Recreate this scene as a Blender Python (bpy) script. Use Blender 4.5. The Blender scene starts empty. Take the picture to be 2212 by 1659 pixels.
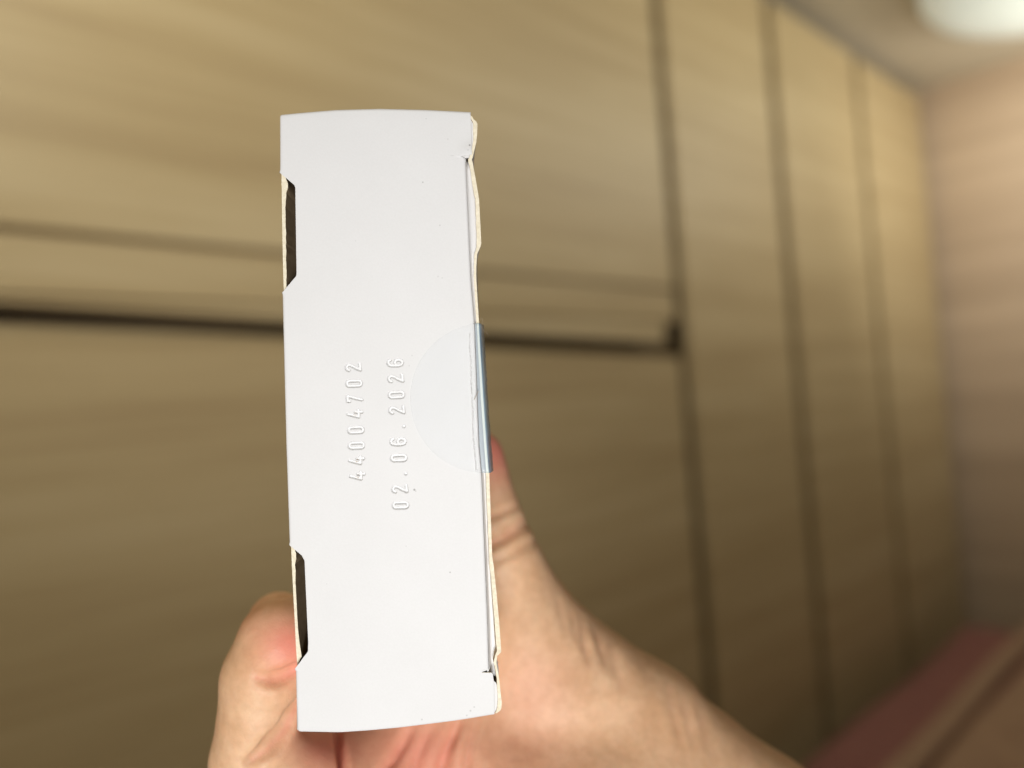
import bpy, bmesh, math, random
import numpy as np
from mathutils import Matrix, Vector

random.seed(7); np.random.seed(7)
S = bpy.context.scene
COL = S.collection

# ------------------------------------------------------------------ camera
# world: x runs along the wardrobe wall, y points into that wall, z is up, metres, floor at z = 0
EYE = 1.45                                   # height of the camera above the floor
U = Vector((0.72699442, 0.0341181, -0.68579521))
V = Vector((-0.0743982, 0.99679875, -0.02927725))
N = Vector((-0.68260092, -0.07230633, -0.72720546))
ROT = Matrix((U, N, V)).to_4x4()
CAM = Matrix.Translation((0, 0, EYE)) @ ROT
cd = bpy.data.cameras.new('camera'); cam = bpy.data.objects.new('camera', cd); COL.objects.link(cam)
cam.matrix_world = CAM
cd.sensor_width = 36; cd.lens = 26.006
cd.clip_start = 0.005; cd.clip_end = 50
cd.dof.use_dof = True; cd.dof.focus_distance = 0.151; cd.dof.aperture_fstop = 5.2
S.camera = cam

# ------------------------------------------------------------------ world, lamps, exposure
w = bpy.data.worlds.new('World'); S.world = w; w.use_nodes = True
bg = w.node_tree.nodes['Background']
bg.inputs[0].default_value = (1.0, 0.80, 0.56, 1); bg.inputs[1].default_value = 0.036

def area_lamp(name, loc, target, sx, sy, power, color, spread=180):
    l = bpy.data.lights.new(name, 'AREA'); l.shape = 'RECTANGLE'; l.size = sx; l.size_y = sy
    l.energy = power; l.color = color; l.spread = math.radians(spread)
    o = bpy.data.objects.new(name, l); COL.objects.link(o)
    d = Vector(target) - Vector(loc)
    o.matrix_world = Matrix.Translation(loc) @ d.to_track_quat('-Z', 'Y').to_matrix().to_4x4()
    return o
# unseen key lamp added low behind the camera for carton and hand
BOX_AT = CAM @ Vector((0.01, -0.03, -0.17))
KEY_AT = CAM @ Vector((0.06, -0.27, 0.66))
area_lamp('key_light', KEY_AT, BOX_AT, 0.30, 0.22, 0.87, (1.0, 0.985, 0.972), 51)
# two unseen lamps added under the ceiling to brighten the upper wardrobe
area_lamp('ceiling_wash', (-0.45, 0.04, EYE + 0.93), (-0.35, 1.05, EYE + 1.0), 1.6, 0.2, 17.0, (1.0, 0.95, 0.78))
area_lamp('ceiling_wash', (2.45, 0.08, EYE + 0.95), (2.45, 1.05, EYE + 1.02), 2.1, 0.2, 10.5, (1.0, 0.95, 0.78))
area_lamp('far_wash', (2.75, 0.16, EYE + 0.62), (3.62, 0.42, EYE + 0.82), 0.3, 0.3, 5.0, (1.0, 0.95, 0.84))  # unseen lamp added to brighten the far wall and ceiling

S.view_settings.view_transform = 'Standard'; S.view_settings.look = 'None'
S.view_settings.gamma = 1; S.view_settings.exposure = 0
S.render.engine = 'CYCLES'
S.cycles.use_denoising = True
S.cycles.max_bounces = 8; S.cycles.transparent_max_bounces = 8

# ------------------------------------------------------------------ materials
class NT:
    def __init__(s, name):
        s.m = bpy.data.materials.new(name); s.m.use_nodes = True
        s.t = s.m.node_tree; s.b = s.t.nodes['Principled BSDF']; s.out = s.t.nodes['Material Output']
    def n(s, kind, **kw):
        x = s.t.nodes.new(kind)
        for k, v in kw.items():
            if hasattr(x, k): setattr(x, k, v)
            else: x.inputs[k.replace('_', ' ')].default_value = v
        return x
    def l(s, a, b): s.t.links.new(a, b)
    def set(s, **kw):
        for k, v in kw.items(): s.b.inputs[k.replace('_', ' ')].default_value = v
    def ramp(s, fac, stops):
        r = s.n('ShaderNodeValToRGB')
        e = r.color_ramp.elements
        while len(e) < len(stops): e.new(0.5)
        for i, (p, c) in enumerate(stops): e[i].position = p; e[i].color = (*c, 1)
        s.l(fac, r.inputs[0]); return r
    def noise(s, scale, stretch=(1, 1, 1), detail=4, rough=0.55, coord='Object'):
        tc = s.n('ShaderNodeTexCoord'); mp = s.n('ShaderNodeMapping'); mp.inputs['Scale'].default_value = stretch
        s.l(tc.outputs[coord], mp.inputs[0])
        x = s.n('ShaderNodeTexNoise'); x.inputs['Scale'].default_value = scale
        x.inputs['Detail'].default_value = detail; x.inputs['Roughness'].default_value = rough
        s.l(mp.outputs[0], x.inputs['Vector']); return x
    def bump(s, height, strength, dist):
        b = s.n('ShaderNodeBump'); b.inputs['Strength'].default_value = strength; b.inputs['Distance'].default_value = dist
        s.l(height, b.inputs['Height']); s.l(b.outputs[0], s.b.inputs['Normal']); return b

def mat_wood(name, dark, mid, light, stretch, rough=0.45):
    k = NT(name)
    oi = k.n('ShaderNodeObjectInfo'); tc = k.n('ShaderNodeTexCoord')
    off = k.n('ShaderNodeVectorMath', operation='SCALE'); off.inputs[0].default_value = (13.1, 0.0, 7.7); k.l(oi.outputs['Random'], off.inputs['Scale'])
    ad = k.n('ShaderNodeVectorMath', operation='ADD'); k.l(tc.outputs['Object'], ad.inputs[0]); k.l(off.outputs[0], ad.inputs[1])
    def nz(f, det, dist=0.0):
        mp = k.n('ShaderNodeMapping'); mp.inputs['Scale'].default_value = tuple(f * q for q in stretch); k.l(ad.outputs[0], mp.inputs[0])
        x = k.n('ShaderNodeTexNoise'); x.inputs['Scale'].default_value = 1; x.inputs['Detail'].default_value = det; x.inputs['Distortion'].default_value = dist
        k.l(mp.outputs[0], x.inputs['Vector']); return x.outputs['Fac']
    a, b, c = nz(1.0, 3, 0.8), nz(3.2, 4, 0.4), nz(11, 3)
    m1 = k.n('ShaderNodeMix', data_type='FLOAT'); m1.inputs[0].default_value = 0.5; k.l(a, m1.inputs[2]); k.l(b, m1.inputs[3])
    m2 = k.n('ShaderNodeMix', data_type='FLOAT'); m2.inputs[0].default_value = 0.25; k.l(m1.outputs[0], m2.inputs[2]); k.l(c, m2.inputs[3])
    r = k.ramp(m2.outputs[0], [(0.34, dark), (0.5, mid), (0.64, light)])
    k.l(r.outputs[0], k.b.inputs['Base Color']); k.set(Roughness=rough)
    k.bump(c, 0.12, 0.001)
    return k.m

def mat_plain(name, c1, c2, scale=6, rough=0.7, stretch=(1, 1, 1), bump=0.0, bdist=0.002, **kw):
    k = NT(name)
    a = k.noise(scale, stretch, 5)
    r = k.ramp(a.outputs['Fac'], [(0.3, c1), (0.7, c2)])
    k.l(r.outputs[0], k.b.inputs['Base Color']); k.set(Roughness=rough, **kw)
    if bump: k.bump(a.outputs['Fac'], bump, bdist)
    return k.m

M_DOOR = mat_wood('pale_oak_laminate', (0.39, 0.29, 0.16), (0.48, 0.375, 0.215), (0.56, 0.455, 0.28), (0.32, 4, 8))
M_SEAM = mat_wood('painted_gap_shade', (0.25, 0.185, 0.10), (0.30, 0.22, 0.125), (0.34, 0.26, 0.15), (0.32, 4, 8))  # door wood toned darker, shade of the door gaps put into the colour
M_GAP = mat_plain('dark_carcass', (0.14, 0.10, 0.05), (0.19, 0.135, 0.07), 9)
M_FLOOR = mat_wood('brown_floorboards', (0.13, 0.075, 0.045), (0.19, 0.11, 0.065), (0.26, 0.16, 0.10), (6, 0.8, 6))
M_CEIL = mat_plain('ceiling_paint', (0.57, 0.525, 0.43), (0.63, 0.575, 0.475), 2)
M_WALL = mat_plain('wall_paper', (0.46, 0.345, 0.25), (0.66, 0.52, 0.39), 1.0, 0.8, (0.3, 0.3, 9))
M_LAMP_BASE = mat_plain('lamp_metal', (0.6, 0.6, 0.58), (0.7, 0.7, 0.68), 6, 0.4)
M_PINK = mat_plain('pink_bedspread', (0.24, 0.10, 0.095), (0.33, 0.15, 0.135), 30, 0.9, bump=0.3, bdist=0.004)
M_BEIGE = mat_plain('beige_blanket', (0.36, 0.235, 0.165), (0.46, 0.31, 0.22), 25, 0.95, bump=0.4, bdist=0.004)
def lamp_mat():
    k = NT('milk_glass')
    a = k.noise(3)
    r = k.ramp(a.outputs['Fac'], [(0.3, (0.70, 0.79, 0.80)), (0.7, (0.74, 0.83, 0.84))])
    k.l(r.outputs[0], k.b.inputs['Base Color']); k.set(Roughness=0.35)
    k.b.inputs['Emission Color'].default_value = (0.92, 1.0, 0.90, 1); k.b.inputs['Emission Strength'].default_value = 0.22
    return k.m
M_LAMP = lamp_mat()

def card_mat():
    k = NT('coated_white_card')
    fine = k.noise(2600, (1, 1, 1), 3)
    broad = k.noise(55, (1, 1, 1), 3)
    mx = k.n('ShaderNodeMix', data_type='FLOAT'); mx.inputs[0].default_value = 0.5
    k.l(fine.outputs['Fac'], mx.inputs[2]); k.l(broad.outputs['Fac'], mx.inputs[3])
    r = k.ramp(mx.outputs[0], [(0.3, (0.665, 0.665, 0.660)), (0.7, (0.705, 0.706, 0.703))])
    # tiny printed-in specks and scuffs of the card
    tc = k.n('ShaderNodeTexCoord')
    col = r.outputs[0]
    for (x, y, rad, amt) in SPECKS:
        d = k.n('ShaderNodeVectorMath', operation='DISTANCE'); d.inputs[1].default_value = (x, y, 0)
        sep = k.n('ShaderNodeVectorMath', operation='MULTIPLY'); sep.inputs[1].default_value = (1, 1, 0)
        k.l(tc.outputs['Object'], sep.inputs[0]); k.l(sep.outputs[0], d.inputs[0])
        mr = k.n('ShaderNodeMapRange'); mr.inputs['From Min'].default_value = rad * 1.25; mr.inputs['From Max'].default_value = rad * 0.6
        mr.inputs['To Min'].default_value = 0; mr.inputs['To Max'].default_value = amt
        k.l(d.outputs['Value'], mr.inputs['Value'])
        m2 = k.n('ShaderNodeMix', data_type='RGBA'); m2.inputs[7].default_value = (0.13, 0.12, 0.11, 1)
        k.l(mr.outputs[0], m2.inputs[0]); k.l(col, m2.inputs[6]); col = m2.outputs[2]
    k.l(col, k.b.inputs['Base Color']); k.set(Roughness=0.62)
    k.b.inputs['Specular IOR Level'].default_value = 0.25
    k.bump(fine.outputs['Fac'], 0.12, 0.00005)
    return k.m
KF = 0.150 / 1598.0                            # metres per photo unit on the face plane
def fx(x): return (x - 1106.0) * KF
def fy(y): return (829.5 - y) * KF
CX, CY = fx(835), fy(911)                      # middle of the printed-on end of the carton
SPECKS = [(fx(x) - CX, fy(y) - CY, r * KF, a) for x, y, r, a in [
    (1014.5, 313, 2.0, 0.7), (1011, 324, 1.3, 0.35), (913, 393, 1.8, 0.4), (950, 486, 1.4, 0.35), (967, 299, 1.4, 0.25),
    (920, 255, 1.4, 0.25), (895, 1058, 2.4, 0.6), (898, 1061, 1.5, 0.35), (972, 1237, 1.8, 0.45), (911, 1556, 2.0, 0.3),
    (1016, 1538, 2.2, 0.3), (1024, 1530, 1.8, 0.3), (1008, 1548, 1.8, 0.3), (890, 768, 1.6, 0.2), (884, 790, 1.6, 0.2),
    (946, 597, 1.8, 0.18), (955, 600, 1.5, 0.18), (877, 1180, 1.2, 0.25), (705, 1262, 1.2, 0.2), (768, 520, 1.2, 0.18)]]
M_CARD = card_mat()
M_EDGE = mat_plain('raw_grey_board', (0.68, 0.61, 0.45), (0.84, 0.78, 0.62), 1400, 0.9, bump=0.4, bdist=0.0001)
M_INNER = mat_plain('uncoated_inside', (0.42, 0.30, 0.17), (0.50, 0.37, 0.22), 700, 0.9)

def film_mat():
    k = NT('clear_seal_film')
    k.set(Roughness=0.22); k.b.inputs['Base Color'].default_value = (0.74, 0.80, 0.83, 1)
    k.b.inputs['Specular IOR Level'].default_value = 0.6
    nz = k.noise(900, (1, 1, 1), 3)
    tr = k.n('ShaderNodeBsdfTransparent'); tr.inputs[0].default_value = (0.979, 0.980, 0.981, 1)
    mx = k.n('ShaderNodeMixShader')
    lw = k.n('ShaderNodeLayerWeight'); lw.inputs[0].default_value = 0.5
    mr = k.n('ShaderNodeMapRange'); mr.inputs['From Min'].default_value = 0.25; mr.inputs['From Max'].default_value = 0.95
    mr.inputs['To Min'].default_value = 0.0; mr.inputs['To Max'].default_value = 0.5
    k.l(lw.outputs['Facing'], mr.inputs['Value']); k.l(mr.outputs[0], mx.inputs[0])
    k.l(tr.outputs[0], mx.inputs[1]); k.l(k.b.outputs[0], mx.inputs[2]); k.l(mx.outputs[0], k.out.inputs[0])
    k.bump(nz.outputs['Fac'], 0.25, 0.00003)
    return k.m
M_FILM = film_mat()
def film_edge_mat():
    k = NT('film_blue_reflection')  # blue reflection along the seal's rim painted into the base colour
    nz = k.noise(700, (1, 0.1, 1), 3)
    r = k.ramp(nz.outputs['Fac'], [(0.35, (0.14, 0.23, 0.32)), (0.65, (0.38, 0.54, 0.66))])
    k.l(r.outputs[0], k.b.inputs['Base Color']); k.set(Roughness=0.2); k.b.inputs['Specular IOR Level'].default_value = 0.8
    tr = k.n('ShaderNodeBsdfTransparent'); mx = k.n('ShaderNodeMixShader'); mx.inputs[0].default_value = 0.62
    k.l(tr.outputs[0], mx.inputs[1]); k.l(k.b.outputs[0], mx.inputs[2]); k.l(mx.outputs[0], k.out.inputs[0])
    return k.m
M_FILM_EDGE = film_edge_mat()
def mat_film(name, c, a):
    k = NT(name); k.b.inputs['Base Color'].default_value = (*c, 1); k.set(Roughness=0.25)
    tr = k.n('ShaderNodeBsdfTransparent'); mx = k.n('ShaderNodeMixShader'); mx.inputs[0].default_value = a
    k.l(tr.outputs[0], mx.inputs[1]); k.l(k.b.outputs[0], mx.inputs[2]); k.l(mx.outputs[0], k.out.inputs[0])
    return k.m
def film_lip_mat():
    k = NT('film_cyan_highlight')
    k.b.inputs['Base Color'].default_value = (0.84, 0.95, 0.95, 1); k.set(Roughness=0.25)  # pale cyan highlight over the raw edge is painted in this colour
    tr = k.n('ShaderNodeBsdfTransparent'); mx = k.n('ShaderNodeMixShader'); mx.inputs[0].default_value = 0.45
    k.l(tr.outputs[0], mx.inputs[1]); k.l(k.b.outputs[0], mx.inputs[2]); k.l(mx.outputs[0], k.out.inputs[0])
    return k.m
M_FILM_LIP = film_lip_mat()
M_FILM_BRIDGE = mat_film('film_slot_sheen', (0.52, 0.60, 0.67), 0.42)  # bluish sheen of the film across the slot put into the colour
M_TORN = mat_plain('torn_film_edge', (0.80, 0.80, 0.80), (0.90, 0.90, 0.90), 900, 0.5)
M_FIBRE = mat_plain('brown_fibre', (0.30, 0.22, 0.15), (0.42, 0.32, 0.22), 900, 0.8)

def skin_mat():
    k = NT('fair_skin')
    a = k.noise(90, (1, 1, 1), 4); b = k.noise(420, (1, 1, 1), 3); c = k.noise(2600, (1, 1, 1), 2)
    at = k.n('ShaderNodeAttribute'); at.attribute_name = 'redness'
    r = k.ramp(a.outputs['Fac'], [(0.3, (0.655, 0.395, 0.225)), (0.55, (0.715, 0.455, 0.275)), (0.75, (0.755, 0.505, 0.315))])
    r2 = k.ramp(b.outputs['Fac'], [(0.35, (0.92, 0.88, 0.86)), (0.65, (1.05, 1.05, 1.05))])
    mu = k.n('ShaderNodeMix', data_type='RGBA', blend_type='MULTIPLY'); mu.inputs[0].default_value = 0.8
    k.l(r.outputs[0], mu.inputs[6]); k.l(r2.outputs[0], mu.inputs[7])
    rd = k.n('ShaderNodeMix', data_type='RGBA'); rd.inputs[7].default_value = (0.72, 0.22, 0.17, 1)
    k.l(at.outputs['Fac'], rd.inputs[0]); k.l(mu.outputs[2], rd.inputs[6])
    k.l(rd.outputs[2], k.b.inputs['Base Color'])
    k.set(Roughness=0.5); k.b.inputs['Subsurface Weight'].default_value = 0.25
    k.b.inputs['Subsurface Radius'].default_value = (1.0, 0.35, 0.2); k.b.inputs['Subsurface Scale'].default_value = 0.004
    k.b.inputs['Specular IOR Level'].default_value = 0.35
    ad = k.n('ShaderNodeMath', operation='ADD'); k.l(b.outputs['Fac'], ad.inputs[0]); k.l(c.outputs['Fac'], ad.inputs[1])
    k.bump(ad.outputs[0], 0.25, 0.0004)
    return k.m
M_SKIN = skin_mat()
M_NAIL = mat_plain('finger_nail', (0.66, 0.40, 0.32), (0.72, 0.47, 0.38), 300, 0.3)

# ------------------------------------------------------------------ object helpers
def link(name, mesh, m, parent=None, smooth=False):
    o = bpy.data.objects.new(name, mesh); COL.objects.link(o)
    if m: mesh.materials.append(m)
    if smooth: mesh.polygons.foreach_set('use_smooth', [True] * len(mesh.polygons))
    if parent: o.parent = parent
    return o
def from_bm(name, bm, m, parent=None, smooth=False):
    me = bpy.data.meshes.new(name); bm.normal_update(); bm.to_mesh(me); bm.free()
    return link(name, me, m, parent, smooth)
def from_py(name, v, f, m, parent=None, smooth=True):
    me = bpy.data.meshes.new(name); me.from_pydata([tuple(p) for p in v], [], [tuple(q) for q in f]); me.update()
    return link(name, me, m, parent, smooth)
def tag(o, label, cat, group=None, kind=None):
    o['label'] = label; o['category'] = cat
    if group: o['group'] = group
    if kind: o['kind'] = kind
    return o
def empty(name, loc): 
    o = bpy.data.objects.new(name, None); COL.objects.link(o); o.location = loc; o.empty_display_size = 0.05
    return o
def box(bm, a, b):
    x0, y0, z0 = a; x1, y1, z1 = b
    v = [bm.verts.new(p) for p in ((x0,y0,z0),(x1,y0,z0),(x1,y1,z0),(x0,y1,z0),(x0,y0,z1),(x1,y0,z1),(x1,y1,z1),(x0,y1,z1))]
    for f in ((0,3,2,1),(4,5,6,7),(0,1,5,4),(1,2,6,5),(2,3,7,6),(3,0,4,7)): bm.faces.new([v[i] for i in f])
def board(name, a, b, m, parent=None, bev=0.004, off=(0, 0, 0)):
    bm = bmesh.new(); box(bm, [p - q for p, q in zip(a, off)], [p - q for p, q in zip(b, off)])
    if bev: bmesh.ops.bevel(bm, geom=bm.edges[:], offset=bev, segments=2, affect='EDGES', profile=0.6)
    return from_bm(name, bm, m, parent)

# ------------------------------------------------------------------ the room
WALL = 1.05                                   # y of the door fronts
CEIL = EYE + 1.262
def struct(o): o['kind'] = 'structure'; return o
struct(board('floor', (-3.0, -2.6, -0.05), (3.62, 1.75, 0.0), M_FLOOR, bev=0))
struct(board('ceiling', (-3.0, -2.6, CEIL), (3.62, 1.75, CEIL + 0.05), M_CEIL, bev=0))
struct(board('wall', (3.62, -2.6, 0.0), (3.72, 1.75, CEIL), M_WALL, bev=0))

OW = (-1.4, WALL, 0.0)
wr = empty('wardrobe', OW)
tag(wr, 'pale oak floor-to-ceiling wardrobe with long dark handle slot behind the white box', 'wardrobe')
B = lambda n, a, b, m=M_DOOR, bev=0.005: board(n, a, b, m, wr, bev, OW)
B('carcass', (-1.4, WALL + 0.06, 0.02), (3.60, WALL + 0.60, CEIL - 0.002), M_GAP, 0)
DT = EYE + 1.212                               # top of the doors
T0, T1 = WALL, WALL + 0.024
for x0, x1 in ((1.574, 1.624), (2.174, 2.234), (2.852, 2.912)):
    B('filler', (x0 + 0.001, T1 + 0.020, EYE + 0.18 if x0 < 2 else 0.10), (x1 - 0.001, T1 + 0.034, DT), M_SEAM, 0)  # strips behind the door gaps, coloured as the gaps' shade
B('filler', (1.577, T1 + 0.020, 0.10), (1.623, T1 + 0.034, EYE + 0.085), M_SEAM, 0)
for x0, x1 in ((1.622, 2.176), (2.232, 2.854), (2.910, 3.56)):
    B('door', (x0, T0, 0.10), (x1, T1, DT))
B('door', (-1.4, T0, EYE + 0.262), (1.575, T1, DT))
B('rail', (-1.4, T0 + 0.004, EYE + 0.180), (1.575, T1, EYE + 0.254), M_DOOR, 0.003)
def prism(name, pts, y0, y1, m, bev=0.004):
    bm = bmesh.new()
    vs = [[bm.verts.new((x - OW[0], y - OW[1], z)) for x, z in pts] for y in (y0, y1)]; n = len(pts)
    bm.faces.new(vs[0]); bm.faces.new(vs[1][::-1])
    for i in range(n): bm.faces.new((vs[0][i], vs[1][i], vs[1][(i + 1) % n], vs[0][(i + 1) % n]))
    bmesh.ops.recalc_face_normals(bm, faces=bm.faces[:])
    if bev: bmesh.ops.bevel(bm, geom=bm.edges[:], offset=bev, segments=2, affect='EDGES')
    return from_bm(name, bm, m, wr)
E_ = EYE
# lower door, the set-back strip on top of it and the slanting pull above the dark slot
prism('door', [(-1.4, 0.10), (1.575, 0.10), (1.575, E_ + 0.090), (0.5, E_ + 0.121), (-1.4, E_ + 0.124)], T0, T1, M_DOOR)
prism('strip', [(-1.4, E_ + 0.10), (1.525, E_ + 0.06), (1.525, E_ + 0.097), (0.16, E_ + 0.152), (-1.4, E_ + 0.152)], T1 + 0.016, T1 + 0.034, M_DOOR, 0.003)
prism('handle', [(-1.4, E_ + 0.171), (0.1, E_ + 0.171), (1.525, E_ + 0.126), (1.525, E_ + 0.177), (-1.4, E_ + 0.177)], T0 + 0.006, T1 + 0.004, M_DOOR, 0.0015)
B('filler', (-1.4, T0 + 0.013, EYE + 0.240), (1.575, T1 + 0.002, EYE + 0.275), M_DOOR, 0)
B('plinth', (-1.4, WALL + 0.03, 0.0), (3.58, WALL + 0.06, 0.095), M_GAP, 0.002)

# ceiling lamp: shallow milk-glass dome
LO = (2.81, 0.28, CEIL)
lp = empty('ceiling_lamp', LO)
tag(lp, 'round white milk-glass lamp on the ceiling at the far end of the room', 'ceiling lamp')
def lathe(name, prof, m, parent, seg=64):
    v, f = [], []
    for r, z in prof:
        for i in range(seg):
            a = 2 * math.pi * i / seg; v.append((r * math.cos(a), r * math.sin(a), z))
    for j in range(len(prof) - 1):
        for i in range(seg):
            a, b = j * seg + i, j * seg + (i + 1) % seg
            f.append((a, b, b + seg, a + seg))
    f.append([(len(prof) - 1) * seg + i for i in range(seg)])
    return from_py(name, v, f, m, parent)
lathe('base', [(0.40, 0.0), (0.40, -0.012), (0.3, -0.014)], M_LAMP_BASE, lp)
lathe('lamp_shade', [(0.48, -0.014), (0.50, -0.03), (0.50, -0.055), (0.48, -0.08), (0.42, -0.10), (0.28, -0.115), (0.10, -0.12), (0.01, -0.12)], M_LAMP, lp)

# bed under the camera: frame, mattress; spread and blanket lie on it
BZ = EYE - 0.95
bd = empty('bed', (1.3, 0.0, 0.0))
tag(bd, 'low bed along the wardrobe, under the pink bedspread', 'bed')
ob = (1.3, 0.0, 0.0)
board('bed_frame', (-0.6, -0.85, 0.12), (3.08, 0.91, 0.26), M_FLOOR, bd, 0.01, ob)
board('mattress', (-0.58, -0.83, 0.26), (3.06, 0.89, BZ - 0.022), M_BEIGE, bd, 0.05, ob)
for x in (-0.5, 2.9):
    for y in (-0.78, 0.80): board('leg', (x, y, 0.0), (x + 0.07, y + 0.07, 0.12), M_FLOOR, bd, 0.004, ob)
def cloth(name, x0, x1, y0, y1, z, thick, m, nx, ny, rad, amp, seed, drop=None):
    """a quilted sheet with rounded edges, gently uneven"""
    rng = np.random.RandomState(seed)
    xs = np.linspace(x0, x1, nx); ys = np.linspace(y0, y1, ny)
    X, Y = np.meshgrid(xs, ys, indexing='ij')
    Z = np.full_like(X, z)
    for _ in range(14):
        kx, ky = rng.uniform(-7, 7), rng.uniform(-12, 12); Z += amp * rng.uniform(.2, 1) * np.sin(kx * X + ky * Y + rng.uniform(0, 6)) / 3
    d = np.minimum(np.minimum(X - x0, x1 - X), np.minimum(Y - y0, y1 - Y))
    Z -= rad * (1 - np.sqrt(np.clip(1 - np.clip(1 - d / rad, 0, 1) ** 2, 0, 1)))
    if drop:
        e = np.clip(1 - d / 0.012, 0, 1); Z -= e * drop
    v = np.stack([X, Y, Z], -1).reshape(-1, 3); org = v.mean(0); org[2] = z - thick
    i = np.arange(nx * ny).reshape(nx, ny)
    f = np.stack([i[:-1, :-1], i[1:, :-1], i[1:, 1:], i[:-1, 1:]], -1).reshape(-1, 4)
    o = from_py(name, v - org, f.tolist(), m); o.location = org
    s = o.modifiers.new('thickness', 'SOLIDIFY'); s.thickness = min(thick, 0.012); s.offset = -1
    return o
tag(cloth('bedspread', -0.62, 3.12, -0.87, 0.945, BZ, 0.02, M_PINK, 160, 110, 0.05, 0.016, 3, drop=0.20),
    'dusty pink bedspread covering the bed beside the wardrobe', 'bedspread')
bl = cloth('blanket', -0.2, 3.5, -0.48, 0.650, BZ + 0.055, 0.05, M_BEIGE, 160, 90, 0.035, 0.010, 8, drop=0.03)
tag(bl, 'beige folded blanket lying on the pink bedspread, bottom right', 'blanket')
fo = cloth('rolled_hem', -0.2, 3.5, 0.672, 0.745, BZ + 0.045, 0.04, M_BEIGE, 200, 24, 0.036, 0.006, 5)
fo.location = fo.location - bl.location; fo.parent = bl

# ------------------------------------------------------------------ the carton
ORG = Vector((CX, CY, -0.150))                 # camera-frame place of the face centre, the carton's own origin
cart = empty('carton', (0, 0, 0)); cart.matrix_world = CAM @ Matrix.Translation(ORG)
tag(cart, 'white cardboard medicine carton with embossed numbers and clear round seal', 'carton')
def L(x, y, z=0.0):                            # photo units on the face plane + depth behind it (m) -> carton coordinates
    return (fx(x) - CX, fy(y) - CY, -z)
def pl(table, y): return np.interp(y, [t[0] for t in table], [t[1] for t in table])
XL = [(231, 600.5), (243, 600.7), (370.6, 601.4), (397.9, 634), (404, 636.3), (588, 639.3), (595.7, 638.5), (631.7, 607.4), (660, 608), (960, 615.6),
      (1160.8, 622.4), (1178.2, 623.2), (1201, 651), (1212, 656.8), (1390, 664.6), (1408.7, 664.0), (1446, 636), (1575, 638.5), (1590, 641)]
XR = [(231, 1014.8), (238, 1015), (251, 1016.8), (300, 1018), (332.5, 1019.5), (334.2, 1019.0), (334.6, 997.5), (336.4, 997), (338.5, 1004), (341.4, 1007.2), (346, 1006.2),
      (351, 1006.2), (603.5, 1017.4), (692.5, 1024.8), (960, 1034.7), (1031.8, 1041), (1344, 1053.3), (1446, 1056.2), (1450.5, 1055.8), (1453.2, 1042), (1455.6, 1041),
      (1456.2, 1063.2), (1460, 1064.8), (1478.6, 1066.7), (1549, 1068), (1590, 1068)]
TOP = [(600, 243), (640, 239.5), (722, 233.5), (821, 231.3), (920, 233.5), (1015, 237.4), (1070, 239)]
BOT = [(636, 1586.5), (642, 1586.5), (731.5, 1587.2), (790, 1583), (860.5, 1576.5), (987.5, 1561.5), (1068, 1549.5), (1080, 1547)]

# embossed strokes: gx runs along the reading direction, gy towards the top of the digit; unit = digit height
G = {
 '0': [[(.16 + .16 * math.cos(a) * (1), .84 + .16 * math.sin(a)) for a in np.linspace(0, math.pi, 9)] + [(.0, .5)] +
       [(.16 + .16 * math.cos(a), .16 + .16 * math.sin(a)) for a in np.linspace(math.pi, 2 * math.pi, 9)] + [(.32, .84)]],
 '2': [[(.02, .82), (.05, .92), (.14, .99), (.25, .98), (.34, .88), (.35, .76), (.30, .62), (.16, .36), (.02, .04)], [(.02, .02), (.40, .06)]],
 '4': [[(.20, 1.0), (.0, .27), (.42, .27)], [(.30, .48), (.30, .04)]],
 '6': [[(.36, .86), (.30, .97), (.18, 1.0), (.06, .92), (.01, .70), (.0, .34), (.05, .09), (.18, .0), (.32, .08), (.37, .27), (.33, .46), (.19, .55), (.05, .46), (.01, .34)]],
 '7': [[(.02, .86), (.04, 1.0), (.36, 1.0), (.20, .45), (.10, .0)]],
 '.': [[(.14, .06), (.16, .05)]],
}
def place(text, first, last, height=31.0):
    segs = []
    n = len(text) - 1
    ax = np.array(last, float) - np.array(first, float); step = ax / n; a = ax / np.linalg.norm(ax)   # reading direction in photo units
    up = np.array([a[1], -a[0]])                                                                     # turn: digit tops point to the left
    if up[0] > 0: up = -up
    for i, ch in enumerate(text):
        c = np.array(first) + step * i
        for line in G[ch]:
            P = [c + a * (gx - .18) * height * (1.12) + up * (gy - .5) * height for gx, gy in line]
            segs += list(zip(P[:-1], P[1:]))
    return segs
SEGS = place('44004702', (772, 1029), (763, 794)) + place('02.06.2026', (865, 1091), (853.5, 784))
def emboss(px, py):
    d2 = np.full(px.shape, 1e9)
    for (a, b) in SEGS:
        m = (np.abs(px - (a[0] + b[0]) / 2) < 30) & (np.abs(py - (a[1] + b[1]) / 2) < 30)
        x, y = px[m] - a[0], py[m] - a[1]; bx, by = b[0] - a[0], b[1] - a[1]
        t = np.clip((x * bx + y * by) / max(bx * bx + by * by, 1e-6), 0, 1)
        q = (x - t * bx) ** 2 + (y - t * by) ** 2
        d2[m] = np.minimum(d2[m], q)
    d = np.sqrt(d2)
    t = np.clip((4.2 - d) / 3.0, 0, 1)
    return t * t * (3 - 2 * t)
def thin(a, gap):
    a = np.sort(np.array(a)); out = [a[0]]
    for q in a[1:]:
        if q - out[-1] > gap: out.append(q)
    return np.array(out)
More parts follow.
